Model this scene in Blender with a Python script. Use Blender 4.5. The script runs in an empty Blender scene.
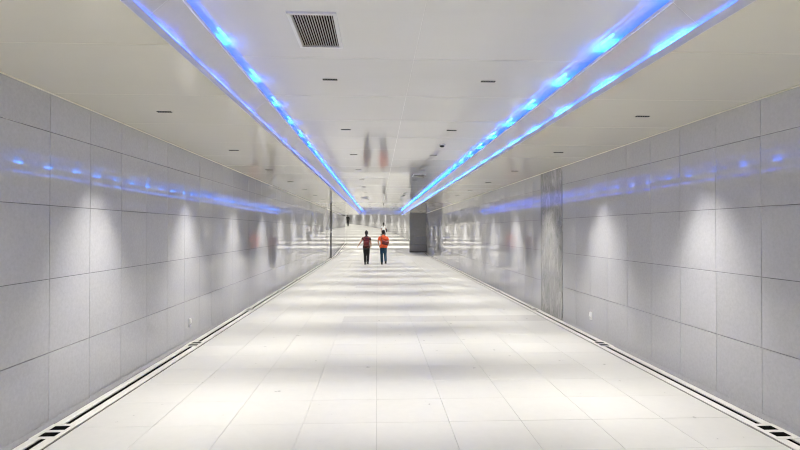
import bpy, bmesh, math, random
from mathutils import Vector, Matrix
random.seed(7)
sc = bpy.context.scene
COL = sc.collection
R = math.radians

# ------------------------------------------------------------------ camera
# corridor axis = +Y, x = 0 on the corridor centre line, floor z = 0, camera at y = 0
cam_d = bpy.data.cameras.new('camera')
cam_d.sensor_width = 36.0
cam_d.lens = 525 / 800 * 36.0
cam_d.clip_end = 400
cam = bpy.data.objects.new('camera', cam_d)
cam.location = (-0.295, 0, 1.6)
cam.rotation_euler = (R(90.546), 0, R(-2.454))
COL.objects.link(cam)
sc.camera = cam

# ------------------------------------------------------------------ world, exposure
w = bpy.data.worlds.new('world'); sc.world = w; w.use_nodes = True
w.node_tree.nodes['Background'].inputs[0].default_value = (0.02, 0.02, 0.022, 1)
w.node_tree.nodes['Background'].inputs[1].default_value = 0.2
sc.view_settings.view_transform = 'Standard'
sc.view_settings.look = 'None'
sc.view_settings.gamma = 1.0
sc.view_settings.use_curve_mapping = False
sc.view_settings.exposure = 0.36
sc.cycles.use_denoising = True
sc.cycles.filter_width = 1.15
sc.cycles.max_bounces = 10
sc.cycles.diffuse_bounces = 6
sc.cycles.glossy_bounces = 6
sc.cycles.sample_clamp_indirect = 4.0
sc.cycles.caustics_reflective = True
sc.cycles.blur_glossy = 0.3

SPOT_IN, SPOT_OUT = 178.0, 225.0
SPOT_COLOR = (1.0, 0.97, 0.91)
LED_COLOR = (0.012, 0.21, 1.0)
LED_RIGHT, LED_LEFT = 84.0, 48.0

# ------------------------------------------------------------------ dimensions (metres)
HW = 2.965            # half width of the corridor
ZO = 2.72             # outer ceiling
ZC = 2.98             # raised centre ceiling
CE = 1.544            # edge of the outer ceiling
Y0, Y1 = -7.0, 38.0   # straight corridor with the coves
RAMP, SLOPE = 33.0, 0.051
def floor_z(y): return max(0.0, (y - RAMP) * SLOPE)

# ------------------------------------------------------------------ materials
def mat(name, color, rough=0.5, metallic=0.0, var=0.0, var_scale=6.0, bump=0.0, bump_scale=60.0,
        spec=0.5, emit=None, emit_strength=0.0, coat=0.0, obj_var=0.0, rough_var=0.0, stretch=None):
    m = bpy.data.materials.new(name); m.use_nodes = True
    nt = m.node_tree; N = nt.nodes; L = nt.links
    b = N['Principled BSDF']
    b.inputs['Base Color'].default_value = (*color, 1)
    b.inputs['Roughness'].default_value = rough
    b.inputs['Metallic'].default_value = metallic
    b.inputs['Specular IOR Level'].default_value = spec
    b.inputs['Coat Weight'].default_value = coat
    if emit:
        b.inputs['Emission Color'].default_value = (*emit, 1)
        b.inputs['Emission Strength'].default_value = emit_strength
    geo = None
    if var or bump or rough_var:
        geo = N.new('ShaderNodeNewGeometry')
        src = geo.outputs['Position']
        if stretch:
            mp = N.new('ShaderNodeMapping'); mp.inputs['Scale'].default_value = stretch
            L.new(src, mp.inputs['Vector']); src = mp.outputs['Vector']
    if var or obj_var:
        hsv = N.new('ShaderNodeHueSaturation'); hsv.inputs['Color'].default_value = (*color, 1)
        val = None
        if var:
            n = N.new('ShaderNodeTexNoise'); n.inputs['Scale'].default_value = var_scale
            n.inputs['Detail'].default_value = 6; n.inputs['Roughness'].default_value = 0.65
            L.new(src, n.inputs['Vector'])
            mr = N.new('ShaderNodeMapRange')
            mr.inputs['From Min'].default_value = 0.25; mr.inputs['From Max'].default_value = 0.75
            mr.inputs['To Min'].default_value = 1 - var; mr.inputs['To Max'].default_value = 1 + var
            L.new(n.outputs['Fac'], mr.inputs['Value']); val = mr.outputs['Result']
        if obj_var:
            oi = N.new('ShaderNodeObjectInfo')
            mr2 = N.new('ShaderNodeMapRange')
            mr2.inputs['To Min'].default_value = 1 - obj_var; mr2.inputs['To Max'].default_value = 1 + obj_var
            L.new(oi.outputs['Random'], mr2.inputs['Value'])
            if val:
                mu = N.new('ShaderNodeMath'); mu.operation = 'MULTIPLY'
                L.new(val, mu.inputs[0]); L.new(mr2.outputs['Result'], mu.inputs[1]); val = mu.outputs[0]
            else: val = mr2.outputs['Result']
        L.new(val, hsv.inputs['Value']); L.new(hsv.outputs['Color'], b.inputs['Base Color'])
    if rough_var:
        n = N.new('ShaderNodeTexNoise'); n.inputs['Scale'].default_value = 9; n.inputs['Detail'].default_value = 4
        L.new(src, n.inputs['Vector'])
        mr = N.new('ShaderNodeMapRange')
        mr.inputs['To Min'].default_value = max(0.0, rough - rough_var); mr.inputs['To Max'].default_value = rough + rough_var
        L.new(n.outputs['Fac'], mr.inputs['Value']); L.new(mr.outputs['Result'], b.inputs['Roughness'])
    if bump:
        n = N.new('ShaderNodeTexNoise'); n.inputs['Scale'].default_value = bump_scale; n.inputs['Detail'].default_value = 4
        L.new(src, n.inputs['Vector'])
        bp = N.new('ShaderNodeBump'); bp.inputs['Strength'].default_value = bump; bp.inputs['Distance'].default_value = 0.01
        L.new(n.outputs['Fac'], bp.inputs['Height']); L.new(bp.outputs['Normal'], b.inputs['Normal'])
    return m

def marble(name):
    m = mat(name, (0.40, 0.40, 0.40), 0.10)
    nt = m.node_tree; N = nt.nodes; L = nt.links; b = N['Principled BSDF']
    g = N.new('ShaderNodeNewGeometry')
    mp = N.new('ShaderNodeMapping'); mp.inputs['Rotation'].default_value = (R(35), 0, 0); mp.inputs['Scale'].default_value = (1, 1.6, .55)
    L.new(g.outputs['Position'], mp.inputs['Vector'])
    n = N.new('ShaderNodeTexNoise'); n.inputs['Scale'].default_value = 3.2; n.inputs['Detail'].default_value = 9
    n.inputs['Roughness'].default_value = .68; n.inputs['Distortion'].default_value = 1.3
    L.new(mp.outputs['Vector'], n.inputs['Vector'])
    r = N.new('ShaderNodeValToRGB'); e = r.color_ramp.elements
    e[0].position = .30; e[0].color = (.17, .17, .17, 1); e[1].position = .72; e[1].color = (.52, .51, .50, 1)
    x = r.color_ramp.elements.new(.47); x.color = (.34, .34, .335, 1)
    x = r.color_ramp.elements.new(.5); x.color = (.23, .225, .22, 1)
    x = r.color_ramp.elements.new(.53); x.color = (.36, .355, .35, 1)
    L.new(n.outputs['Fac'], r.inputs['Fac']); L.new(r.outputs['Color'], b.inputs['Base Color'])
    return m

M = {}
M['wall'] = mat('grey_stone_panel', (0.52, 0.52, 0.545), 0.042, var=0.08, var_scale=38, obj_var=0.03, rough_var=0.02, bump=0.003, bump_scale=16, spec=1.0)
M['wall_back'] = mat('wall_joint', (0.10, 0.10, 0.105), 0.7, var=.1)
M['skirt'] = mat('skirting_stone', (0.42, 0.42, 0.42), 0.18, var=.06, var_scale=20)
M['marble'] = marble('veined_grey_marble')
M['tile'] = mat('pale_stone_tile', (0.67, 0.662, 0.632), 0.30, var=0.035, var_scale=9, obj_var=0.025, rough_var=.06, bump=.006, bump_scale=22)
M['tile_grey'] = mat('grey_stone_tile', (0.54, 0.53, 0.508), 0.30, var=0.035, var_scale=9, obj_var=0.02, rough_var=.06)
M['grout'] = mat('floor_joint', (0.42, 0.41, 0.385), 0.8, var=.15)
M['ceil'] = mat('white_ceiling_panel', (0.85, 0.845, 0.82), 0.075, var=.012, var_scale=3, obj_var=.01, bump=.005, bump_scale=5, stretch=(.6, 1.6, 1))
M['ceil_warm'] = mat('cream_ceiling_panel', (0.85, 0.82, 0.70), 0.085, var=.012, var_scale=3, obj_var=.01, bump=.005, bump_scale=5, stretch=(.6, 1.6, 1))
M['ceil_joint'] = mat('ceiling_joint', (0.90, 0.90, 0.87), 0.5, var=.03)
M['ceil_trim'] = mat('cream_edge_trim', (0.86, 0.83, 0.72), 0.4, var=.03)
M['lip'] = mat('cove_lip_paint', (0.74, 0.73, 0.75), 0.35, var=.02)
M['fascia'] = mat('cove_fascia_paint', (0.66, 0.645, 0.64), 0.30, var=.03, var_scale=12)
M['bead'] = mat('cove_bead_paint', (0.88, 0.88, 0.88), 0.4, var=.02)
M['led_r'] = mat('blue_led_lens_bright', (.05, .2, .6), .4, emit=LED_COLOR, emit_strength=LED_RIGHT, var=.02)
M['led_l'] = mat('blue_led_lens', (.05, .2, .6), .4, emit=(0.012, 0.14, 1.0), emit_strength=LED_LEFT, var=.02)
M['strip_r'] = mat('blue_led_strip_bright', (.05, .2, .6), .4, emit=(.02, .13, 1.0), emit_strength=LED_RIGHT * .065, var=.02)
M['strip_l'] = mat('blue_led_strip', (.05, .2, .6), .4, emit=(.02, .12, 1.0), emit_strength=LED_LEFT * .11, var=.02)
M['black'] = mat('black_slot', (0.006, 0.006, 0.006), 1.0, var=.1, spec=0.0)
M['steel'] = mat('pale_drain_stone', (0.80, 0.785, 0.74), 0.32, var=.05, var_scale=20)
M['fixture'] = mat('black_fixture', (0.008, 0.008, 0.008), 1.0, var=.1, spec=0.0)
M['fixture_rim'] = mat('grey_fixture_rim', (0.04, 0.04, 0.04), 0.8, var=.05)
M['lens'] = mat('lamp_lens', (.6, .6, .58), .2, var=.02)
M['vent'] = mat('vent_white_metal', (0.80, 0.80, 0.79), 0.35, var=.02)
M['vent_slat'] = mat('vent_slat_metal', (0.5, 0.5, 0.49), 0.35, var=.02)
M['pillar'] = mat('dark_pillar_stone', (0.25, 0.25, 0.255), 0.22, var=.08, var_scale=8)
M['post'] = mat('dark_metal_post', (0.12, 0.12, 0.12), 0.3, metallic=.4, var=.05)
M['plastic'] = mat('white_plastic', (0.93, 0.93, 0.93), 0.35, var=.02)
M['skin'] = mat('skin', (0.48, 0.27, 0.19), 0.5, var=.05, var_scale=30)
M['hair'] = mat('black_hair', (0.013, 0.011, 0.010), 0.45, var=.3, var_scale=60, bump=.2, bump_scale=120)
M['orange'] = mat('orange_red_cotton', (0.62, 0.085, 0.022), 0.8, var=.10, var_scale=14, bump=.15, bump_scale=30)
M['jeans'] = mat('blue_denim', (0.02, 0.065, 0.12), 0.85, var=.25, var_scale=16, bump=.15, bump_scale=40)
M['black_cloth'] = mat('black_cloth', (0.012, 0.012, 0.014), 0.8, var=.2, var_scale=20, bump=.1)
M['maroon'] = mat('maroon_nylon', (0.16, 0.013, 0.013), 0.55, var=.15, var_scale=20, bump=.1)
M['dark_top'] = mat('dark_maroon_cotton', (0.05, 0.012, 0.012), 0.8, var=.15, var_scale=20, bump=.1)
M['dark_red'] = mat('dark_red_canvas', (0.10, 0.010, 0.012), 0.6, var=.15, var_scale=20, bump=.1)
M['white_cloth'] = mat('white_cotton', (0.80, 0.80, 0.80), 0.8, var=.04, var_scale=20, bump=.1)
M['shoe'] = mat('black_shoe', (0.015, 0.015, 0.016), 0.45, var=.2)
M['sole'] = mat('shoe_sole', (0.06, 0.06, 0.06), 0.7, var=.1)
M['eye'] = mat('eye', (0.02, 0.015, 0.012), 0.1, var=.1)
M['lips'] = mat('lips', (0.36, 0.13, 0.11), 0.45, var=.05)

# ------------------------------------------------------------------ helpers
def tag(o, label=None, cat=None, group=None, kind=None):
    if label: o['label'] = label
    if cat: o['category'] = cat
    if group: o['group'] = group
    if kind: o['kind'] = kind
    return o
def empty(name, loc=(0, 0, 0), rz=0.0):
    o = bpy.data.objects.new(name, None); COL.objects.link(o)
    o.empty_display_size = .1; o.location = loc; o.rotation_euler = (0, 0, rz); return o
def link(name, me, parent=None, loc=(0, 0, 0), rot=(0, 0, 0)):
    o = bpy.data.objects.new(name, me); COL.objects.link(o)
    o.location = loc; o.rotation_euler = rot
    if parent: o.parent = parent
    return o
def mesh_from(bm, name, m, smooth=False):
    bmesh.ops.recalc_face_normals(bm, faces=bm.faces)
    me = bpy.data.meshes.new(name); bm.to_mesh(me); bm.free()
    me.materials.append(M[m] if isinstance(m, str) else m)
    if smooth:
        for p in me.polygons: p.use_smooth = True
    return me
def add_box(bm, x0, x1, y0, y1, z0, z1):
    v = [bm.verts.new(p) for p in ((x0, y0, z0), (x1, y0, z0), (x1, y1, z0), (x0, y1, z0), (x0, y0, z1), (x1, y0, z1), (x1, y1, z1), (x0, y1, z1))]
    for f in ((0, 3, 2, 1), (4, 5, 6, 7), (0, 1, 5, 4), (1, 2, 6, 5), (2, 3, 7, 6), (3, 0, 4, 7)): bm.faces.new([v[i] for i in f])
    return v
def box_mesh(name, m, *b):
    bm = bmesh.new(); add_box(bm, *b); return mesh_from(bm, name, m)
def box(name, m, parent, *b):
    return link(name, box_mesh(name, m, *b), parent)
def bevel_box(name, m, *b, w=.01, seg=2, smooth=False):
    bm = bmesh.new(); add_box(bm, *b)
    bmesh.ops.bevel(bm, geom=bm.edges[:], offset=w, segments=seg, affect='EDGES', profile=.6)
    return mesh_from(bm, name, m, smooth)
def chamfer_panel(name, m, sx, sy, t, c=.0015):
    """flat piece lying in x-y, top face at z=0, thickness t downwards, edges of the top chamfered"""
    bm = bmesh.new(); a, b = sx / 2, sy / 2
    top = [bm.verts.new(p) for p in ((-a + c, -b + c, 0), (a - c, -b + c, 0), (a - c, b - c, 0), (-a + c, b - c, 0))]
    mid = [bm.verts.new(p) for p in ((-a, -b, -c), (a, -b, -c), (a, b, -c), (-a, b, -c))]
    bot = [bm.verts.new(p) for p in ((-a, -b, -t), (a, -b, -t), (a, b, -t), (-a, b, -t))]
    bm.faces.new(top); bm.faces.new(bot[::-1])
    for i in range(4):
        j = (i + 1) % 4
        bm.faces.new((mid[i], mid[j], top[j], top[i])); bm.faces.new((bot[i], bot[j], mid[j], mid[i]))
    return mesh_from(bm, name, m)
def ribbon(bm, x0, x1, path, t):
    """band between x0 and x1 that follows (y, z) points, t thick downwards"""
    prev = None
    for i, (y, z) in enumerate(path):
        c = [bm.verts.new(p) for p in ((x0, y, z), (x1, y, z), (x1, y, z - t), (x0, y, z - t))]
        if prev:
            for k in range(4): bm.faces.new((prev[k], prev[(k + 1) % 4], c[(k + 1) % 4], c[k]))
        else: bm.faces.new(c[::-1])
        prev = c
    bm.faces.new(prev)
def prism(bm, prof, y0, y1):
    """closed x-z profile drawn out from y0 to y1"""
    a = [bm.verts.new((x, y0, z)) for x, z in prof]; b = [bm.verts.new((x, y1, z)) for x, z in prof]
    n = len(prof)
    bm.faces.new(a); bm.faces.new(b[::-1])
    for i in range(n): bm.faces.new((a[i], b[i], b[(i + 1) % n], a[(i + 1) % n]))

# ------------------------------------------------------------------ floor
FW = 2.73
TW = 2 * FW / 9
TY0 = 4.38
floor = box('floor', 'grout', None, -HW - .1, HW + .1, Y0, RAMP, -.14, -.012)
tag(floor, 'pale stone tiled floor of the long passage', 'floor', kind='structure')
T_IDX = list(range(-5, 28))                       # 33 rows x 9 = 297 tiles from y = 1.4 to 21.2
tile_me = chamfer_panel('floor_tile', 'tile', TW - .0025, .6 - .0025, .012)
tile_me_g = tile_me.copy(); tile_me_g.materials.clear(); tile_me_g.materials.append(M['tile_grey'])
def grey_tile(r, c):
    y = TY0 + (r + .5) * .6
    return (abs(y - 9.48) < .2 and c >= 3) or (abs(y - 14.9) < .25 and 3 <= c <= 6)
for r in T_IDX:
    for c in range(9):
        o = link('floor_tile', tile_me_g if grey_tile(r, c) else tile_me, floor,
                 (-FW + (c + .5) * TW, TY0 + (r + .5) * .6, random.uniform(-.0006, .0004)),
                 (random.uniform(-.0006, .0006), random.uniform(-.0006, .0006), 0))
bm = bmesh.new()
def tile_rows(y_from, y_to):
    y = y_from
    while y < y_to - .05:
        y2 = min(y + .6, y_to)
        for c in range(9):
            add_box(bm, -FW + c * TW + .002, -FW + (c + 1) * TW - .002, y + .002, y2 - .002, -.012, 0)
        y = y2
tile_rows(Y0, TY0 - 5 * .6); tile_rows(TY0 + 28 * .6, RAMP)
tag(link('floor_tile_field', mesh_from(bm, 'floor_tile_field', 'tile'), floor), kind='stuff')
# ramp rising beyond the straight part, turning left with the passage
bm = bmesh.new()
yE = 104.0
for x0, x1, ya, yb in ((-HW - .1, HW + .1, RAMP, 44.0), (-34, 6, 44.0, yE)):
    v = [bm.verts.new(p) for p in ((x0, ya, floor_z(ya) - .012), (x1, ya, floor_z(ya) - .012), (x1, yb, floor_z(yb) - .012), (x0, yb, floor_z(yb) - .012),
                                   (x0, ya, floor_z(ya) - .2), (x1, ya, floor_z(ya) - .2), (x1, yb, floor_z(yb) - .2), (x0, yb, floor_z(yb) - .2))]
    for f in ((3, 2, 1, 0), (4, 5, 6, 7), (0, 1, 5, 4), (1, 2, 6, 5), (2, 3, 7, 6), (3, 0, 4, 7)): bm.faces.new([v[i] for i in f])
ramp = link('floor_ramp', mesh_from(bm, 'floor_ramp', 'grout'))
tag(ramp, 'pale tiled floor ramp rising beyond the dark pillar', 'floor', kind='structure')
bm = bmesh.new()
def ramp_tile(x0, x1, ya, yb):
    g = .003
    x0 += g; x1 -= g; ya += g; yb -= g
    za, zb = (ya - RAMP) * SLOPE, (yb - RAMP) * SLOPE
    v = [bm.verts.new(p) for p in ((x0, ya, za), (x1, ya, za), (x1, yb, zb), (x0, yb, zb), (x0, ya, za - .012), (x1, ya, za - .012), (x1, yb, zb - .012), (x0, yb, zb - .012))]
    for f in ((0, 1, 2, 3), (0, 4, 5, 1), (1, 5, 6, 2), (2, 6, 7, 3), (3, 7, 4, 0)): bm.faces.new([v[i] for i in f])
y = RAMP
while y < yE - .5:
    xa = -FW if y < 44 else -FW - TW * 3 * int((y - 40) / 3.0)
    xa = max(xa, -FW - TW * 48)
    step = TW if y < 44 else TW * 3
    x = xa
    while x < (FW - .01 if y < 44 else 3.3):
        ramp_tile(x, x + step, y, y + (.6 if y < 44 else 1.2)); x += step
    y += .6 if y < 44 - .01 else 1.2
tag(link('floor_tile_field', mesh_from(bm, 'ramp_tile_field', 'tile'), ramp), kind='stuff')

# ------------------------------------------------------------------ walls
ROWS = [(0, .6), (.6, 1.2), (1.2, 1.8), (1.8, 2.4), (2.4, 2.72)]
PT, GAP = .02, .004
def wall(side, name, y_first, label, skip=()):
    s = side
    xb = s * (HW + .012)
    x0, x1 = sorted((xb, s * (HW + .22)))
    yend = 44.0 if s < 0 else 38.3
    wobj = box(name, 'wall_back', None, x0, x1, Y0, yend, -.14, 3.2)
    tag(wobj, label, 'wall', kind='structure')
    def panel_mesh(h):
        bm = bmesh.new(); a, b, c = .3 - GAP / 2, h / 2 - GAP / 2, .0015
        F = [bm.verts.new((-s * 0, q, p)) for q, p in ((-a + c, -b + c), (a - c, -b + c), (a - c, b - c), (-a + c, b - c))]
        E = [bm.verts.new((s * c, q, p)) for q, p in ((-a, -b), (a, -b), (a, b), (-a, b))]
        B = [bm.verts.new((s * PT, q, p)) for q, p in ((-a, -b), (a, -b), (a, b), (-a, b))]
        bm.faces.new(F); bm.faces.new(B[::-1])
        for i in range(4):
            j = (i + 1) % 4
            bm.faces.new((E[i], E[j], F[j], F[i])); bm.faces.new((B[i], B[j], E[j], E[i]))
        return mesh_from(bm, 'wall_panel', 'wall')
    me_full, me_top = panel_mesh(.6), panel_mesh(.32)
    for k in range(60):
        if k in skip: continue
        for z0, z1 in ROWS:
            link('wall_panel', me_full if z1 - z0 > .5 else me_top, wobj, (s * HW, y_first + (k + .5) * .6, (z0 + z1) / 2),
                 (0, random.gauss(0, .0011), random.gauss(0, .0009)))
    bm = bmesh.new()
    def fill(ya, yb):
        y = ya
        while y < yb - .02:
            y2 = min(y + .6, yb)
            for z0, z1 in ROWS:
                xx = sorted((s * HW, s * (HW + PT)))
                add_box(bm, xx[0], xx[1], y + .002, y2 - .002, z0 + .002, z1 - .002)
            y = y2
    fill(Y0, y_first); fill(y_first + 36.0, yend)
    tag(link('wall_panel_field', mesh_from(bm, 'wall_panel_field', 'wall'), wobj), kind='stuff')
    return wobj
wl = wall(-1, 'wall_left', 4.40 - 4 * .6, 'grey polished stone panel wall ending at the dark metal post')
wr = wall(1, 'wall_right', 4.33 - 4 * .6, 'grey polished stone panel wall holding the veined marble slab', skip=(12, 13))
slab = bevel_box('marble_slab', 'marble', HW - .006, HW + .02, 9.13 + .002, 10.33 - .002, 0, ZO, w=.003, seg=1)
tag(link('marble_slab', slab, wr), 'tall veined grey marble slab')
box('joint_strip', 'post', wr, HW - .008, HW + .01, 10.328, 10.342, 0, ZO)
for s, nm, lb in ((-1, 'left', 'low grey stone skirting under the wall with the dark post'), (1, 'right', 'low grey stone skirting under the wall with the marble slab')):
    bm = bmesh.new()
    x0, x1 = sorted((s * (HW - .004), s * HW))
    # the skirting follows the floor and the ramp
    path = [(Y0, 0.045), (RAMP, 0.045), (37.9, floor_z(37.9) + 0.045)]
    ribbon(bm, x0, x1, path, 0.045)
    tag(link('baseboard_' + nm, mesh_from(bm, 'baseboard', 'wall')), lb, 'baseboard', kind='structure')
    x0, x1 = sorted((s * (HW - .012), s * HW))
    tag(box('trim_1' if s < 0 else 'trim_2', 'ceil_trim', None, x0, x1, Y0, Y1, ZO - .009, ZO),
        'thin cream edge trim under the ceiling along the wall with the ' + ('dark post' if s < 0 else 'marble slab'), 'trim', kind='structure')
back = box('wall_back', 'wall', None, -HW - .2, HW + .2, Y0 - .2, Y0, -.14, 3.2)  # unseen wall added behind the camera to keep bounced light in
tag(back, 'plain grey wall added to close the unseen near end of the passage', 'wall', kind='structure')

# ------------------------------------------------------------------ ceiling
ceil = empty('ceiling'); tag(ceil, 'glossy white panel ceiling with a raised middle between blue coves', 'ceiling', kind='structure')
bm = bmesh.new()
add_box(bm, -1.62, 1.62, Y0, Y1, ZC + .0025, ZC + .12)
for s in (-1, 1):
    x0, x1 = sorted((s * 1.615, s * (HW + .1)))
    add_box(bm, x0, x1, Y0, Y1, ZO + .0025, ZO + .05)
link('joint_backing', mesh_from(bm, 'joint_backing', 'ceil_joint'), ceil)
def ceil_panel_mesh(sx, sy, m):
    me = chamfer_panel('ceiling_panel', m, sx, sy, .0025, .0008)
    me.transform(Matrix.Rotation(math.pi, 4, 'X')); return me
cw = HW - CE
me_o = ceil_panel_mesh(cw - .002, 1.2 - .006, 'ceil_warm')
k0 = -math.floor((3.22 - Y0) / 1.2)
y = 3.22 + k0 * 1.2
while y + 1.2 <= Y1 + .03:
    for s in (-1, 1):
        link('ceiling_panel', me_o, ceil, (s * (CE + cw / 2), y + .6, ZO), (random.gauss(0, .0006), random.gauss(0, .0006), 0))
    y += 1.2
me_c = ceil_panel_mesh(1.61 - .003, 1.2 - .006, 'ceil')
y = 4.22 - 9 * 1.2
while y + 1.2 <= Y1 + .03:
    for s in (-1, 1):
        link('ceiling_panel', me_c, ceil, (s * .805, y + .6, ZC), (random.gauss(0, .0006), random.gauss(0, .0006), 0))
    y += 1.2
# cross beam where the raised middle ends
beam = box('trim_3', 'ceil', None, -HW - .1, HW + .1, Y1, Y1 + .25, ZO, 3.3)
tag(beam, 'white cross beam where the raised ceiling and the blue coves end', 'beam', kind='structure')

# ------------------------------------------------------------------ blue coves
for nm, src, k in (('led_r_out', 'led_r', 1.7), ('led_l_out', 'led_l', .75)):
    M[nm] = M[src].copy(); M[nm].name = M[src].name + '_outer'
    M[nm].node_tree.nodes['Principled BSDF'].inputs['Emission Strength'].default_value *= k
M['led_l_out'].node_tree.nodes['Principled BSDF'].inputs['Emission Color'].default_value = (.03, .10, 1.0, 1)
for nm, src, k in (('strip_r_out', 'strip_r', 3.2), ('strip_l_out', 'strip_l', 2.6)):
    M[nm] = M[src].copy(); M[nm].name = M[src].name + '_outer'
    M[nm].node_tree.nodes['Principled BSDF'].inputs['Emission Strength'].default_value *= k
def cove(s):
    mled, mstrip = ('led_r', 'strip_r') if s > 0 else ('led_l', 'strip_l')
    root = empty('cove_light', (s * CE, Y0, ZO))
    tag(root, 'long recessed cove light glowing blue in the ceiling, ' + ('brighter and more cyan' if s > 0 else 'deeper blue and dimmer'), 'light strip', 'blue cove lights')
    def part(name, me):
        o = link(name, me, root); o.matrix_parent_inverse = Matrix.Translation(root.location).inverted(); return o
    def pr(name, m, prof, y0=Y0 + .01, y1=Y1 - .01):
        bm = bmesh.new(); prism(bm, [(s * x, z) for x, z in prof], y0, y1); return part(name, mesh_from(bm, name, m))
    pr('lip', 'lip', [(CE, ZO - .001), (CE + .006, ZO - .001), (CE + .006, ZO + .052), (CE, ZO + .052)])
    pr('light_stop_strip', 'lip', [(CE + .006, 2.7233), (1.619, 2.7233), (1.619, 2.7272), (CE + .006, 2.7272)])  # added strip that stops LED light leaking through the ceiling panel joints
    pr('back_panel', 'lip', [(1.62, ZO + .003), (1.63, ZO + .003), (1.63, ZC + .002), (1.62, ZC + .002)])
    pr('shelf', 'lip', [(1.424, 2.906), (1.619, 2.906), (1.619, 2.912), (1.424, 2.912)])
    # sloping fascia boards, one by one
    y = 2.95 - 4 * 2.4
    A, B = (1.612, 2.738), (1.41, 2.915)
    y = 2.95 - 4 * 2.4
    while y < Y1 - .1:
        ya, yb = max(y, Y0 + .01) + .003, min(y + 2.4, Y1 - .01) - .003
        pr('fascia_board', 'fascia', [A, B, (B[0] + .009, B[1] + .008), (A[0] + .009, A[1] + .008)], ya, yb)
        if yb < Y1 - .1:
            pr('joint_cover', 'bead', [(A[0] + .0006, A[1] + .0006), (B[0] + .0006, B[1] + .0006), (B[0] + .006, B[1] + .006), (A[0] + .006, A[1] + .006)], yb + .0002, yb + .0058)
        y += 2.4
    pr('edge_bead', 'bead', [(1.402, 2.912), (1.402, 2.932), (1.412, 2.932), (1.412, 2.912)])
    pr('led_strip', mstrip + '_out', [(1.5515, 2.728), (1.5515, 2.744), (1.560, 2.744), (1.566, 2.728)])
    pr('led_strip', mstrip, [(1.424, 2.924), (1.418, 2.930), (1.426, 2.936), (1.432, 2.930)])
    # single brighter modules
    def module(prof, length, mled=mled):
        bm = bmesh.new(); prism(bm, [(s * x, z) for x, z in prof], -length / 2, length / 2)
        return mesh_from(bm, 'led_module', mled)
    inner = module([(1.414, 2.920), (1.414, 2.936), (1.424, 2.944), (1.436, 2.930)], .20)
    outer = module([(1.5515, 2.728), (1.5515, 2.764), (1.560, 2.764), (1.569, 2.728)], .36, mled + '_out')
    y = 3.85 - 10 * .97
    while y < Y1 - .2:
        o = part('led_module', inner); o.location.y = y
        o = part('led_module', outer); o.location.y = y + .36
        y += .97
    return root
cove(-1); cove(1)

# ------------------------------------------------------------------ downlights
def downlight_meshes():
    bm = bmesh.new()
    L_, D_, t = .066, .020, .004
    add_box(bm, -L_, L_, -D_, -D_ + t, -.005, 0); add_box(bm, -L_, L_, D_ - t, D_, -.005, 0)
    add_box(bm, -L_, -L_ + t, -D_ + t, D_ - t, -.005, 0); add_box(bm, L_ - t, L_, -D_ + t, D_ - t, -.005, 0)
    rim = mesh_from(bm, 'rim', 'fixture_rim')
    plate = box_mesh('back_plate', 'fixture', -L_ + t, L_ - t, -D_ + t, D_ - t, -.002, 0)
    bm = bmesh.new()                                   # a square cup of the louvre
    a, b = .0115, .0135
    add_box(bm, -a, -a + .002, -b, b, -.0045, -.002); add_box(bm, a - .002, a, -b, b, -.0045, -.002)
    add_box(bm, -a + .002, a - .002, -b, -b + .003, -.0045, -.002); add_box(bm, -a + .002, a - .002, b - .003, b, -.0045, -.002)
    cup = mesh_from(bm, 'louvre_cup', 'fixture')
    bm = bmesh.new()
    bmesh.ops.create_cone(bm, cap_ends=True, segments=10, radius1=.006, radius2=.004, depth=.0015)
    bmesh.ops.translate(bm, vec=(0, 0, -.0028), verts=bm.verts)
    lens = mesh_from(bm, 'lens', 'lens')
    return rim, plate, cup, lens
DL = downlight_meshes()
def spot_data(name, power, size, blend):
    d = bpy.data.lights.new(name, 'SPOT'); d.energy = power; d.color = SPOT_COLOR
    d.spot_size = R(size); d.spot_blend = blend; d.shadow_soft_size = .018; return d
SPOT_N = spot_data('downlight_lamp_narrow', SPOT_IN, 72, .9)
SPOT_W = spot_data('downlight_lamp_wide', SPOT_OUT, 88, 1.0)
SPOT_F = spot_data('downlight_lamp_far', SPOT_OUT * 1.2, 88, .9)
def downlight(x, y, z, label, group, cups=True, lamp=None):
    r = empty('downlight', (x, y, z)); tag(r, label, 'downlight', group)
    link('rim', DL[0], r); link('back_plate', DL[1], r)
    if cups:
        for i in range(5):
            c = link('louvre_cup', DL[2], r, ((i - 2) * .0235, 0, 0)); link('lens', DL[3], c)
    lo = bpy.data.objects.new('lamp', lamp or SPOT_N); COL.objects.link(lo); lo.parent = r; lo.location = (0, 0, -.012); lo.scale = (1, .76, 1)     # oval beam, narrow along the passage
OUT, INN = 2.31, .73
k = -4
while True:
    yo, yi = 5.05 + 2.4 * k, 4.82 + 2.4 * k
    if yo > Y1 - .5: break
    for s in (-1, 1):
        near = 'the wall with the dark post' if s < 0 else 'the wall with the marble slab'
        if yo > Y0 + .3 and not (s > 0 and 33.3 < yo < 36.5):
            downlight(s * OUT, yo, ZO, 'small black louvred downlight in the low cream ceiling along ' + near, 'downlights along ' + near, yo < 26, SPOT_W)
        if yi > Y0 + .3:
            downlight(s * INN, yi, ZC, 'small black louvred downlight in the raised middle ceiling, row beside the ' + ('deeper blue' if s < 0 else 'cyan') + ' cove',
                      'raised ceiling downlights beside the ' + ('deeper blue' if s < 0 else 'cyan') + ' cove', yi < 26)
    k += 1

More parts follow.
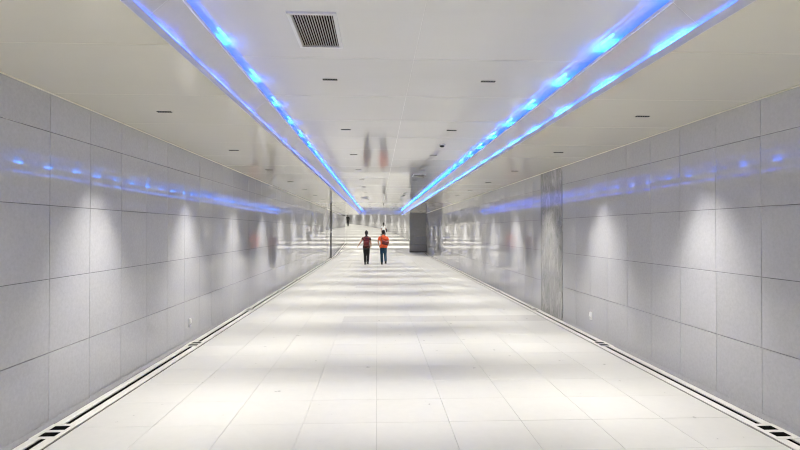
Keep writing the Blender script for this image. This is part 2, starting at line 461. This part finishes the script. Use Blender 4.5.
# ------------------------------------------------------------------ ceiling vents and detectors
def vent(xc, yc, label):
    r = empty('ceiling_vent', (xc, yc, ZC)); tag(r, label, 'vent', 'ceiling vents')
    a, b, t = .158, .315, .024
    link('backing', box_mesh('backing', 'black', -a + .005, a - .005, -b + .005, b - .005, -.002, 0), r)
    bm = bmesh.new()
    for q in ((-a, a, -b, -b + t), (-a, a, b - t, b), (-a, -a + t, -b + t, b - t), (a - t, a, -b + t, b - t)):
        add_box(bm, *q, -.014, 0)
    link('frame', mesh_from(bm, 'frame', 'vent'), r)
    me = box_mesh('slat', 'vent_slat', -.0024, .0024, -b + t, b - t, -.011, -.005)
    n = 16
    for i in range(n):
        link('slat', me, r, (-a + t + (i + .5) * (2 * a - 2 * t) / n, 0, 0), (0, R(12), 0))
vent(-.715, 3.64, 'slatted air vent with white frame, first in the raised ceiling')
vent(.745, 13.2, 'slatted air vent with white frame on the cyan cove side, ahead of the walkers')
vent(-.83, 22.6, 'slatted air vent with white frame above the two walkers')
vent(.745, 32.2, 'slatted air vent with white frame between the dark post and the dark pillar')
def detector(x, y, label):
    r = empty('smoke_detector', (x, y, ZC)); tag(r, label, 'smoke detector', 'smoke detectors')
    def lathe(name, m, prof):
        bm = bmesh.new(); rings = []
        for q, z in prof:
            rings.append([bm.verts.new((q * math.cos(i * math.pi / 10), q * math.sin(i * math.pi / 10), z)) for i in range(20)])
        for a, b in zip(rings, rings[1:]):
            for i in range(20): bm.faces.new((a[i], a[(i + 1) % 20], b[(i + 1) % 20], b[i]))
        bm.faces.new(rings[-1]); bm.faces.new(rings[0])
        return link(name, mesh_from(bm, name, m, True), r)
    lathe('base', 'plastic', [(0.045, 0), (0.045, -.012), (.048, -.018), (.02, -.018)])
    lathe('sensor_head', 'fixture_rim', [(.036, -.018), (.034, -.036), (.026, -.045), (.008, -.048)])
detector(.745, 8.42, 'round smoke detector between the first two ceiling vents')
detector(.745, 20.4, 'round smoke detector farther along, nearly above the walkers')

# ------------------------------------------------------------------ floor drains along the walls
def drain(s, path, y0, label):
    root = empty('drain_channel', (s * 2.85, y0, 0))
    tag(root, label, 'drain', 'floor drains')
    def part(name, bm, m):
        o = link(name, mesh_from(bm, name, m), root); o.matrix_parent_inverse = Matrix.Translation(root.location).inverted(); return o
    def band(name, m, a, b, t=.012, dz=0.0):
        bm = bmesh.new(); x0, x1 = sorted((s * a, s * b)); ribbon(bm, x0, x1, [(y, z + dz) for y, z in path], t); return part(name, bm, m)
    band('channel_bed', 'black', HW - .009, FW + .001, .003, -.009)
    band('edge_strip', 'steel', HW - .009, HW - .085)
    band('edge_strip', 'steel', HW - .135, HW - .215)
    return root
for s in (-1, 1):
    side = 'the wall with the dark post' if s < 0 else 'the wall with the marble slab'
    drain(s, [(Y0 + .01, 0), (RAMP, 0)], Y0, 'pale stone drain channel with a black slot along ' + side)
    ye = 43.9 if s < 0 else 34.95
    drain(s, [(RAMP, 0), (ye, floor_z(ye))], RAMP, 'sloping drain channel on the ramp along ' + side)
    yc = (4.30 if s < 0 else 4.06) - 3.2
    i = 0
    while yc < 30.5:
        r = empty('drain_cover', (s * (HW - .110), yc, 0))
        tag(r, 'small slotted drain cover ' + ('by the white socket on ' if i == 2 else 'in the channel along ') + side, 'drain cover', 'drain covers along ' + side)
        bm = bmesh.new()
        L_, W_ = .155, .105
        add_box(bm, -W_, -.062, -L_, L_, 0, .003); add_box(bm, .062, W_, -L_, L_, 0, .003)
        for q0, q1 in ((-L_, -.112), (-.022, .022), (.112, L_)):
            add_box(bm, -.062, .062, q0, q1, 0, .003)
        link('plate', mesh_from(bm, 'plate', 'steel'), r)
        for q0 in (-.112, .022):
            link('slot', box_mesh('slot', 'black', -.062, .062, q0, q0 + .09, 0.0, .0012), r)
        yc += 3.2; i += 1

# ------------------------------------------------------------------ wall sockets
def socket(s, y, z, label):
    r = empty('wall_socket', (s * HW, y, z)); tag(r, label, 'socket', 'wall sockets')
    def b(name, m, t0, t1, y0, y1, z0, z1, w=.002):
        x0, x1 = sorted((-s * t0, -s * t1)); return link(name, bevel_box(name, m, x0, x1, y0, y1, z0, z1, w=w, seg=1), r)
    b('plate', 'plastic', 0, .010, -.038, .038, -.058, .058)
    b('cover_flap', 'plastic', .010, .022, -.03, .03, -.01, .05)
    b('pin_hole', 'black', .010, .011, -.02, -.012, -.045, -.022, .0004)
    b('pin_hole', 'black', .010, .011, .012, .02, -.045, -.022, .0004)
socket(-1, 7.60, .285, 'white wall socket low on the wall with the dark post')
socket(1, 7.89, .29, 'white wall socket low on the wall near the marble slab')

# ------------------------------------------------------------------ dark post and pillar
r = empty('metal_post', (-HW + .05, 30.2, 0)); tag(r, 'thin dark metal post standing against the wall', 'post')
link('shaft', bevel_box('shaft', 'post', -.046, .004, -.035, .035, .004, ZO - .002, w=.008), r)
link('foot_plate', bevel_box('foot_plate', 'post', -.046, .03, -.06, .06, 0, .02, w=.004, seg=1), r)
link('reflection_dot', bevel_box('reflection_dot', 'plastic', -.03, .0, -.045, -.035, 1.45, 1.55, w=.003, seg=1), r)  # small white block stands in for the bright reflection on the post
PY = 35.0
r = empty('stone_pillar', (2.38, PY, floor_z(PY))); tag(r, 'square dark grey stone pillar jutting from the wall with the marble slab', 'pillar')
pz = floor_z(PY)
x0, x1 = 1.87 - 2.38, HW - 2.38 - .008
n = 5; h = (ZO - pz) / n
for i in range(n):
    link('stone_course', bevel_box('stone_course', 'pillar', x0, x1, 0, .9, i * h + .001, (i + 1) * h - .003, w=.003, seg=1), r)
link('plinth', bevel_box('plinth', 'post', x0 - .012, x1, -.012, .912, -.06, .10, w=.004, seg=1), r)

# ------------------------------------------------------------------ the passage beyond, curving left up the ramp
RW = [(HW, 38.3), (2.9, 41.0), (2.485, 46.3), (1.95, 53.5), (1.035, 60.8), (.15, 66.7), (-1.055, 72.2), (-2.4, 77.4), (-3.965, 82.0), (-6.0, 86.5), (-8.6, 91.0), (-12, 95.0), (-17, 98.5)]
LW = [(-HW, 44.0), (-3.9, 51.0), (-5.2, 58.0), (-7.0, 65.0), (-9.6, 72.0), (-13.0, 79.0), (-17.5, 85.0), (-22, 89)]
def far_wall(name, pts, side, label):
    """panel wall that follows the plan line; each panel column is a thin plate with open joints"""
    bm = bmesh.new(); bm2 = bmesh.new()
    P = [Vector((x, y, 0)) for x, y in pts]
    rest = 0.0
    for a, b in zip(P, P[1:]):
        d = b - a; L_ = d.length; d.normalize(); nrm = Vector((-d.y, d.x, 0)) * side
        n = max(1, round(L_ / 1.2))
        for i in range(n):
            p, q = a + d * (L_ * i / n + .004), a + d * (L_ * (i + 1) / n - .004)
            z0 = min(floor_z(p.y), floor_z(q.y)) - .05
            for k in range(3):
                za, zb = z0 + k * 1.2 + .004, z0 + (k + 1) * 1.2 - .004
                v = [bm.verts.new((pt.x, pt.y, z)) for pt, z in ((p, za), (q, za), (q, zb), (p, zb))]
                v2 = [bm.verts.new((pt.x - nrm.x * .02, pt.y - nrm.y * .02, z)) for pt, z in ((p, za), (q, za), (q, zb), (p, zb))]
                bm.faces.new(v)
                for j in range(4): bm.faces.new((v[j], v[(j + 1) % 4], v2[(j + 1) % 4], v2[j]))
        o1, o2 = nrm * -.02, nrm * -.15
        c = [bm2.verts.new((*(pt + o).xy, z)) for z in (floor_z(a.y) - .3, 9.0) for pt, o in ((a, o1), (b, o1), (b, o2), (a, o2))]
        for f in ((0, 3, 2, 1), (4, 5, 6, 7), (0, 1, 5, 4), (1, 2, 6, 5), (2, 3, 7, 6), (3, 0, 4, 7)): bm2.faces.new([c[i] for i in f])
    wo = link(name, mesh_from(bm2, name, 'wall_back')); tag(wo, label, 'wall', kind='structure')
    tag(link('wall_panel_field', mesh_from(bm, 'wall_panel_field', 'wall'), wo), kind='stuff')
far_wall('wall_far_right', RW, 1, 'curving grey panel wall at the far end of the rising passage')
far_wall('wall_far_left', LW, -1, 'grey panel wall of the turning passage hidden beyond the ramp')
tag(box('wall_end', 'wall', None, -23, -16.5, 98.4, 98.6, 2.5, 9), 'plain wall closing the far turn of the passage', 'wall', kind='structure')
def far_ceil_z(y): return floor_z(y) + 2.78 if y > 47 else 2.74 + max(0, (y - 38.0)) * (floor_z(47) + 2.78 - 2.74) / 9.0
bm = bmesh.new()
pa = [(y, far_ceil_z(y) + .1) for y in (38.25, 47.0, 60, 80, 104)]
ribbon(bm, -34, 6, pa, .1)
tag(link('ceiling_far', mesh_from(bm, 'ceiling_far', 'ceil')), 'white ceiling rising above the far ramp', 'ceiling', kind='structure')
# rows of downlights following the curve
P = [Vector((x, y, 0)) for x, y in RW]
acc = 1.2
for a, b in zip(P, P[1:]):
    d = b - a; L_ = d.length; d.normalize(); nrm = Vector((-d.y, d.x, 0))
    while acc < L_:
        for off in (.655, 2.235, 3.695, 5.275):
            p = a + d * acc + nrm * off
            if p.y > 39.2:
                downlight(p.x, p.y, far_ceil_z(p.y) - .003, 'small black louvred downlight in the far ceiling above the rising ramp', 'downlights above the ramp', False, SPOT_F)
        acc += 4.8
    acc -= L_

# ------------------------------------------------------------------ people
def tube(bm, pts, n=14, cap=True):
    """limb through (x, y, z, r) or (x, y, z, rx, ry) points; rings turn with the path"""
    P = [Vector(p[:3]) for p in pts]
    rings = []
    for i, p in enumerate(pts):
        t = (P[min(i + 1, len(P) - 1)] - P[max(i - 1, 0)]).normalized()
        u = Vector((1, 0, 0)) - t * t.x
        if u.length < .2: u = Vector((0, 1, 0)) - t * t.y
        u.normalize(); v = t.cross(u)
        ra, rb = (p[3], p[3]) if len(p) == 4 else (p[3], p[4])
        rings.append([bm.verts.new(P[i] + u * ra * math.cos(2 * math.pi * k / n) + v * rb * math.sin(2 * math.pi * k / n)) for k in range(n)])
    for a, b in zip(rings, rings[1:]):
        for k in range(n): bm.faces.new((a[k], a[(k + 1) % n], b[(k + 1) % n], b[k]))
    if cap:
        bm.faces.new(rings[0][::-1]); bm.faces.new(rings[-1])
def ball(bm, c, rx, ry, rz, seg=16):
    m4 = Matrix.Translation(c) @ Matrix.Diagonal((rx, ry, rz, 1))
    bmesh.ops.create_uvsphere(bm, u_segments=seg, v_segments=seg // 2 + 2, radius=1, matrix=m4)
def fuse(bm, name, m, voxel, smooth_it=4):
    """melt overlapping volumes into one continuous skin"""
    bmesh.ops.recalc_face_normals(bm, faces=bm.faces)
    me = bpy.data.meshes.new(name + '_raw'); bm.to_mesh(me); bm.free()
    o = bpy.data.objects.new('tmp', me); COL.objects.link(o)
    rm = o.modifiers.new('r', 'REMESH'); rm.mode = 'VOXEL'; rm.voxel_size = voxel; rm.use_smooth_shade = True
    sm = o.modifiers.new('s', 'SMOOTH'); sm.factor = .5; sm.iterations = smooth_it
    dg = bpy.context.evaluated_depsgraph_get()
    out = bpy.data.meshes.new_from_object(o.evaluated_get(dg)); out.name = name
    bpy.data.objects.remove(o); bpy.data.meshes.remove(me)
    out.materials.clear(); out.materials.append(M[m])
    for p in out.polygons: p.use_smooth = True
    return out
def lerp(a, b, t): return tuple(a[i] + (b[i] - a[i]) * t for i in range(3))
def person(loc, rz, label, scale, arms, legs, top, bottoms, sleeve, female, bun, vox=.008, hair_len=0.0):
    """arms/legs: for side -1 and +1 the joints (elbow, wrist, hand direction) and (knee, ankle)"""
    root = empty('person', loc, rz); root.scale = (scale,) * 3
    tag(root, label, 'person')
    sw = .155 if female else .175
    hipw = .155 if female else .148
    torso = [(0, 0, .79, hipw * .95, .100), (0, .0, .86, hipw, .105), (0, .005, .97, hipw * .83, .088), (0, .01, 1.08, sw * .80, .092),
             (0, .005, 1.20, sw * .93, .100), (0, 0, 1.275, sw * .93, .085), (0, 0, 1.322, sw * .66, .066), (0, .003, 1.36, .05, .05)]
    # ---- body
    bm = bmesh.new()
    tube(bm, torso, 20)
    tube(bm, [(0, .0, 1.32, .054), (0, .01, 1.37, .048), (0, .016, 1.43, .05)], 14)
    ball(bm, (0, .015, 1.495), .071, .088, .105)
    ball(bm, (0, .048, 1.45), .052, .058, .058)                   # jaw
    tube(bm, [(0, .098, 1.505, .009), (0, .112, 1.478, .013), (0, .100, 1.465, .010)], 8)   # nose
    for s in (-1, 1): ball(bm, (s * .073, .008, 1.487), .012, .022, .032, 10)               # ears
    for s in (-1, 1):
        sh = (s * sw * .97, 0, 1.262)
        el, wr, hd = arms[s]
        tube(bm, [(s * sw * .55, 0, 1.275, .045), (*sh, .052), (*lerp(sh, el, .4), .045), (*el, .037), (*lerp(el, wr, .3), .037), (*wr, .025)], 14)
        hd = Vector(hd).normalized(); w_ = Vector(wr)
        side = hd.cross(Vector((s, 0, 0)))
        if side.length < .2: side = Vector((0, 1, 0))
        side.normalize()                                          # across the palm, thumb side = +
        if side.y < 0: side = -side
        nrm = hd.cross(side)
        pc = w_ + hd * .045
        tube(bm, [(*(w_), .022, .026), (*(w_ + hd * .03), .020, .034), (*(w_ + hd * .085), .016, .036)], 12)
        for q, (o, ln) in enumerate(((.028, .068), (.010, .076), (-.009, .072), (-.027, .056))):
            a = w_ + hd * .078 + side * o
            curl = Vector((-s, 0, 0)) * .35
            b = a + (hd + curl * .4).normalized() * ln * .5; c = b + (hd + curl * 1.4).normalized() * ln * .5
            tube(bm, [(*a, .0095), (*b, .009), (*c, .0075)], 8)
        a = w_ + hd * .03 + side * .028; b = a + (hd * .6 + side * .8).normalized() * .035; c = b + (hd + side * .1).normalized() * .03
        tube(bm, [(*a, .013), (*b, .011), (*c, .009)], 8)
        hp = (s * .078, 0, .82); kn, an = legs[s]
        tube(bm, [(*hp, .085), (*lerp(hp, kn, .5), .072), (*kn, .052), (*lerp(kn, an, .3), .054), (*an, .036)], 14)
        ax, ay, az = an
        tube(bm, [(ax, ay - .04, az - .035, .03), (ax, ay, az - .03, .036), (ax, ay + .08, az - .05, .036), (ax, ay + .15, az - .058, .028)], 10)
    body = link('body', fuse(bm, 'body', 'skin', vox), root)
    for s in (-1, 1):
        e = bmesh.new(); ball(e, (s * .030, .094, 1.505), .012, .008, .007, 10); link('eye', mesh_from(e, 'eye', 'eye', True), root)
    e = bmesh.new(); ball(e, (0, .102, 1.435), .024, .008, .007, 10); link('mouth', mesh_from(e, 'mouth', 'lips', True), root)
    # ---- clothes
    g = .012
    bm = bmesh.new()
    tt = [(x, y_, z, a + g, b + g) for x, y_, z, a, b in torso[:-1]]
    tt[0] = (0, 0, .775, hipw + .026, .130); tt[1] = (0, 0, .86, hipw + .022, .126)
    tube(bm, tt + [(0, .004, 1.352, .064, .062)], 20)
    for s in (-1, 1):
        sh = (s * sw * .97, 0, 1.262); el, wr, hd = arms[s]
        pts = [(s * sw * .5, 0, 1.272, .050), (*sh, .058), (*lerp(sh, el, min(.45, sleeve)), .062 if sleeve < 1 else 0.045)]
        if sleeve < 1: pts.append((*lerp(sh, el, sleeve), .060))
        else: pts += [(*el, .047), (*lerp(el, wr, .9), .036)]
        tube(bm, pts, 14)
    link('shirt', fuse(bm, 'shirt', top, vox), root)
    bm = bmesh.new()
    tube(bm, [(0, 0, .89, hipw - .012, .092), (0, 0, .82, hipw + .006, .106), (0, 0, .76, hipw - .002, .102)], 20)
    for s in (-1, 1):
        hp = (s * .076, 0, .79); kn, an = legs[s]
        tube(bm, [(*hp, .084), (*lerp(hp, kn, .5), .084), (*kn, .068), (*lerp(kn, an, .5), .064), (*lerp(kn, an, .93), .058)], 14)
    link('trousers', fuse(bm, 'trousers', bottoms, vox, 5), root)
    for s in (-1, 1):
        ax, ay, az = legs[s][1]
        bm = bmesh.new(); dz = az - .085
        tube(bm, [(ax, ay, dz + .12, .042), (ax, ay, dz + .06, .045)], 12)
        tube(bm, [(ax, ay - .068, dz + .045, .03, .032), (ax, ay - .03, dz + .05, .042, .042), (ax, ay + .06, dz + .045, .044, .038), (ax, ay + .13, dz + .036, .044, .03), (ax, ay + .18, dz + .03, .026, .02)], 12)
        sh_ = link('shoe', fuse(bm, 'shoe', 'shoe', .007, 2), root)
        bm = bmesh.new()
        pr = [(-.030, -.095), (.030, -.095), (.042, -.03), (.040, .05), (.048, .13), (.03, .19), (-.03, .19), (-.048, .13), (-.040, .05), (-.042, -.03)]
        a = [bm.verts.new((ax + x, ay + y_, dz)) for x, y_ in pr]; b = [bm.verts.new((ax + x, ay + y_, dz + .022)) for x, y_ in pr]
        bm.faces.new(a[::-1]); bm.faces.new(b)
        for i in range(len(pr)): bm.faces.new((a[i], a[(i + 1) % len(pr)], b[(i + 1) % len(pr)], b[i]))
        link('sole', mesh_from(bm, 'sole', 'sole'), sh_)
    # ---- hair
    bm = bmesh.new()
    ball(bm, (0, .000, 1.522), .084, .096, .094)
    ball(bm, (0, -.022, 1.49), .077, .076, .085)
    if female:
        ball(bm, (0, -.045, 1.44), .062, .045, .07)
        if bun: ball(bm, (0, -.075, 1.585), .052, .050, .048); ball(bm, (0, -0.045, 1.55), .05, .045, .045)
        if hair_len: tube(bm, [(0, -0.045, 1.46, .06, .04), (0, -.075, 1.36, .05, .03), (0, -.085, 1.36 - hair_len, .03, .02)], 12)
    hr = fuse(bm, 'hair', 'hair', .008, 2)
    # keep the face free
    hb = bmesh.new(); hb.from_mesh(hr)
    kill = [v for v in hb.verts if v.co.y > 0.045 and v.co.z < 1.545]
    bmesh.ops.delete(hb, geom=kill, context='VERTS'); hb.to_mesh(hr); hb.free()
    link('hair', hr, root)
    return root

def arm(s, sw, ex, ey, ez, wx, wy, wz, h): return ((s * ex, ey, ez), (s * wx, wy, wz), h)
MX, WX, PD = .56, -.215, 24.4
def gx(cam_x): return cam_x - .295
# man in the orange T-shirt
manx = gx(.275); mz = floor_z(PD)
man = person((manx, PD, 0), R(2), 'person walking away in orange-red T-shirt and blue jeans', 1.0,
             {-1: arm(-1, .175, .245, -.05, 1.05, .19, .10, .86, (.25, .55, -.8)), 1: arm(1, .175, .235, -.06, 1.05, .19, .08, .85, (-.25, .5, -.8))},
             {-1: ((-.075, .07, .45), (-.072, .04, .085)), 1: ((.085, .02, .45), (.095, -.20, .135))}, 'orange', 'jeans', .62, False, False)
# woman with the backpack
wox = gx(-.512)
wom = person((wox, PD, 0), R(-3), 'person in dark top and black trousers, hair in a bun, one arm held out', .975,
             {-1: arm(-1, .155, .25, -.06, 1.09, .36, -.06, .93, (-.55, .0, -.8)), 1: arm(1, .155, .20, .03, 1.05, .205, .14, .86, (0, .3, -1))},
             {-1: ((-.07, .05, .45), (-.062, .03, .085)), 1: ((.075, .03, .45), (.072, -.14, .115))}, 'dark_top', 'black_cloth', .45, True, True, hair_len=.10)
# person in white farther up, behind the man's head
PW = 45.0
pw = person((gx(.525), PW, floor_z(PW)), R(4), 'person in white top far behind the orange-shirted walker, on the ramp', 1.02,
            {-1: arm(-1, .155, .20, .02, 1.04, .20, .12, .84, (0, .3, -1)), 1: arm(1, .155, .20, -.03, 1.04, .21, .02, .83, (0, .1, -1))},
            {-1: ((-.075, .08, .45), (-.07, .06, .085)), 1: ((.078, .02, .45), (.075, -.12, .105))}, 'white_cloth', 'black_cloth', .6, True, False, vox=.011, hair_len=.12)
# lone dark figure at the turn
PF = 74.7
pf = person((gx(-4.2), PF, floor_z(PF)), R(15), 'lone person in black clothes standing far up the ramp by the turn', 1.03,
            {-1: arm(-1, .175, .24, .0, 1.05, .25, .08, .85, (0, .2, -1)), 1: arm(1, .175, .24, -.02, 1.05, .25, .05, .84, (0, .2, -1))},
            {-1: ((-.085, .04, .45), (-.085, .02, .085)), 1: ((.085, .03, .45), (.085, -.05, .09))}, 'black_cloth', 'black_cloth', 1.0, False, False, vox=.012)

# ---- bags they carry
def place(root, o): o.parent = None
def backpack(loc, rz, label):
    r = empty('backpack', loc, rz); tag(r, label, 'backpack')
    link('main_bag', bevel_box('main_bag', 'maroon', -.135, .135, -.10, .065, 0, .40, w=0.045, seg=4, smooth=True), r)
    link('front_pocket', bevel_box('front_pocket', 'maroon', -.105, .105, -.135, -.09, .03, .20, w=.03, seg=3, smooth=True), r)
    link('top_flap', bevel_box('top_flap', 'dark_red', -.11, .11, -.112, .03, .33, .415, w=.03, seg=3, smooth=True), r)
    bm = bmesh.new(); tube(bm, [(-.03, .03, .40, .008), (-.02, .02, .45, .008), (.02, .02, .45, .008), (.03, .03, .40, .008)], 8)
    link('grab_handle', mesh_from(bm, 'grab_handle', 'black_cloth', True), r)
    for s in (-1, 1):
        bm = bmesh.new()
        tube(bm, [(s * .085, .05, .37, .025, .008), (s * .10, .13, .415, .025, .009), (s * .115, .225, .36, .025, .008), (s * .13, .255, .22, .022, .008), (s * .15, .20, .10, .015, .007), (s * .13, .05, .04, .012, .006)], 10)
        link('shoulder_strap', mesh_from(bm, 'shoulder_strap', 'black_cloth', True), r)
backpack((wox, PD - .165, .875), R(-3), 'dark red backpack worn by the person with the bun')
r = empty('sling_bag', (manx + .085, PD - .16, .995), R(2)); tag(r, 'dark red sling bag hanging at the back of the orange T-shirt', 'bag')
me = bevel_box('pouch', 'maroon', -.155, .155, -.05, .035, -.085, .105, w=.038, seg=4, smooth=True); me.transform(Matrix.Rotation(R(14), 4, 'Y'))
link('pouch', me, r)
me = bevel_box('pocket', 'dark_red', -.10, .10, -.068, -.04, -.065, .03, w=.012, seg=2, smooth=True); me.transform(Matrix.Rotation(R(14), 4, 'Y'))
link('pocket', me, r)
bm = bmesh.new()
tube(bm, [(-.13, .0, .13, .016, .006), (-.185, .045, .25, .016, .006), (-.20, .105, .40, .016, .006), (-.165, .23, .39, .016, .006), (-.03, .285, .22, .016, .006), (.07, .285, .05, .016, .006), (.125, .20, -.03, .016, .006), (.135, .05, -.04, .016, .006)], 10)
link('strap', mesh_from(bm, 'strap', 'black_cloth', True), r)
# bag on the shoulder of the person in white
r = empty('shoulder_bag', (gx(.525) + .20, PW - .02, floor_z(PW) + .80)); tag(r, 'black shoulder bag carried by the person in white', 'bag')
link('pouch', bevel_box('pouch', 'black_cloth', -.0, .09, -.14, .14, 0, .30, w=.03, seg=3, smooth=True), r)
bm = bmesh.new(); tube(bm, [(.04, -.09, .29, .012), (-.01, -0.045, .42, .012), (-.045, .0, .56, .012), (-.01, 0.045, .42, .012), (.04, .09, .29, .012)], 8)
link('strap', mesh_from(bm, 'strap', 'black_cloth', True), r)
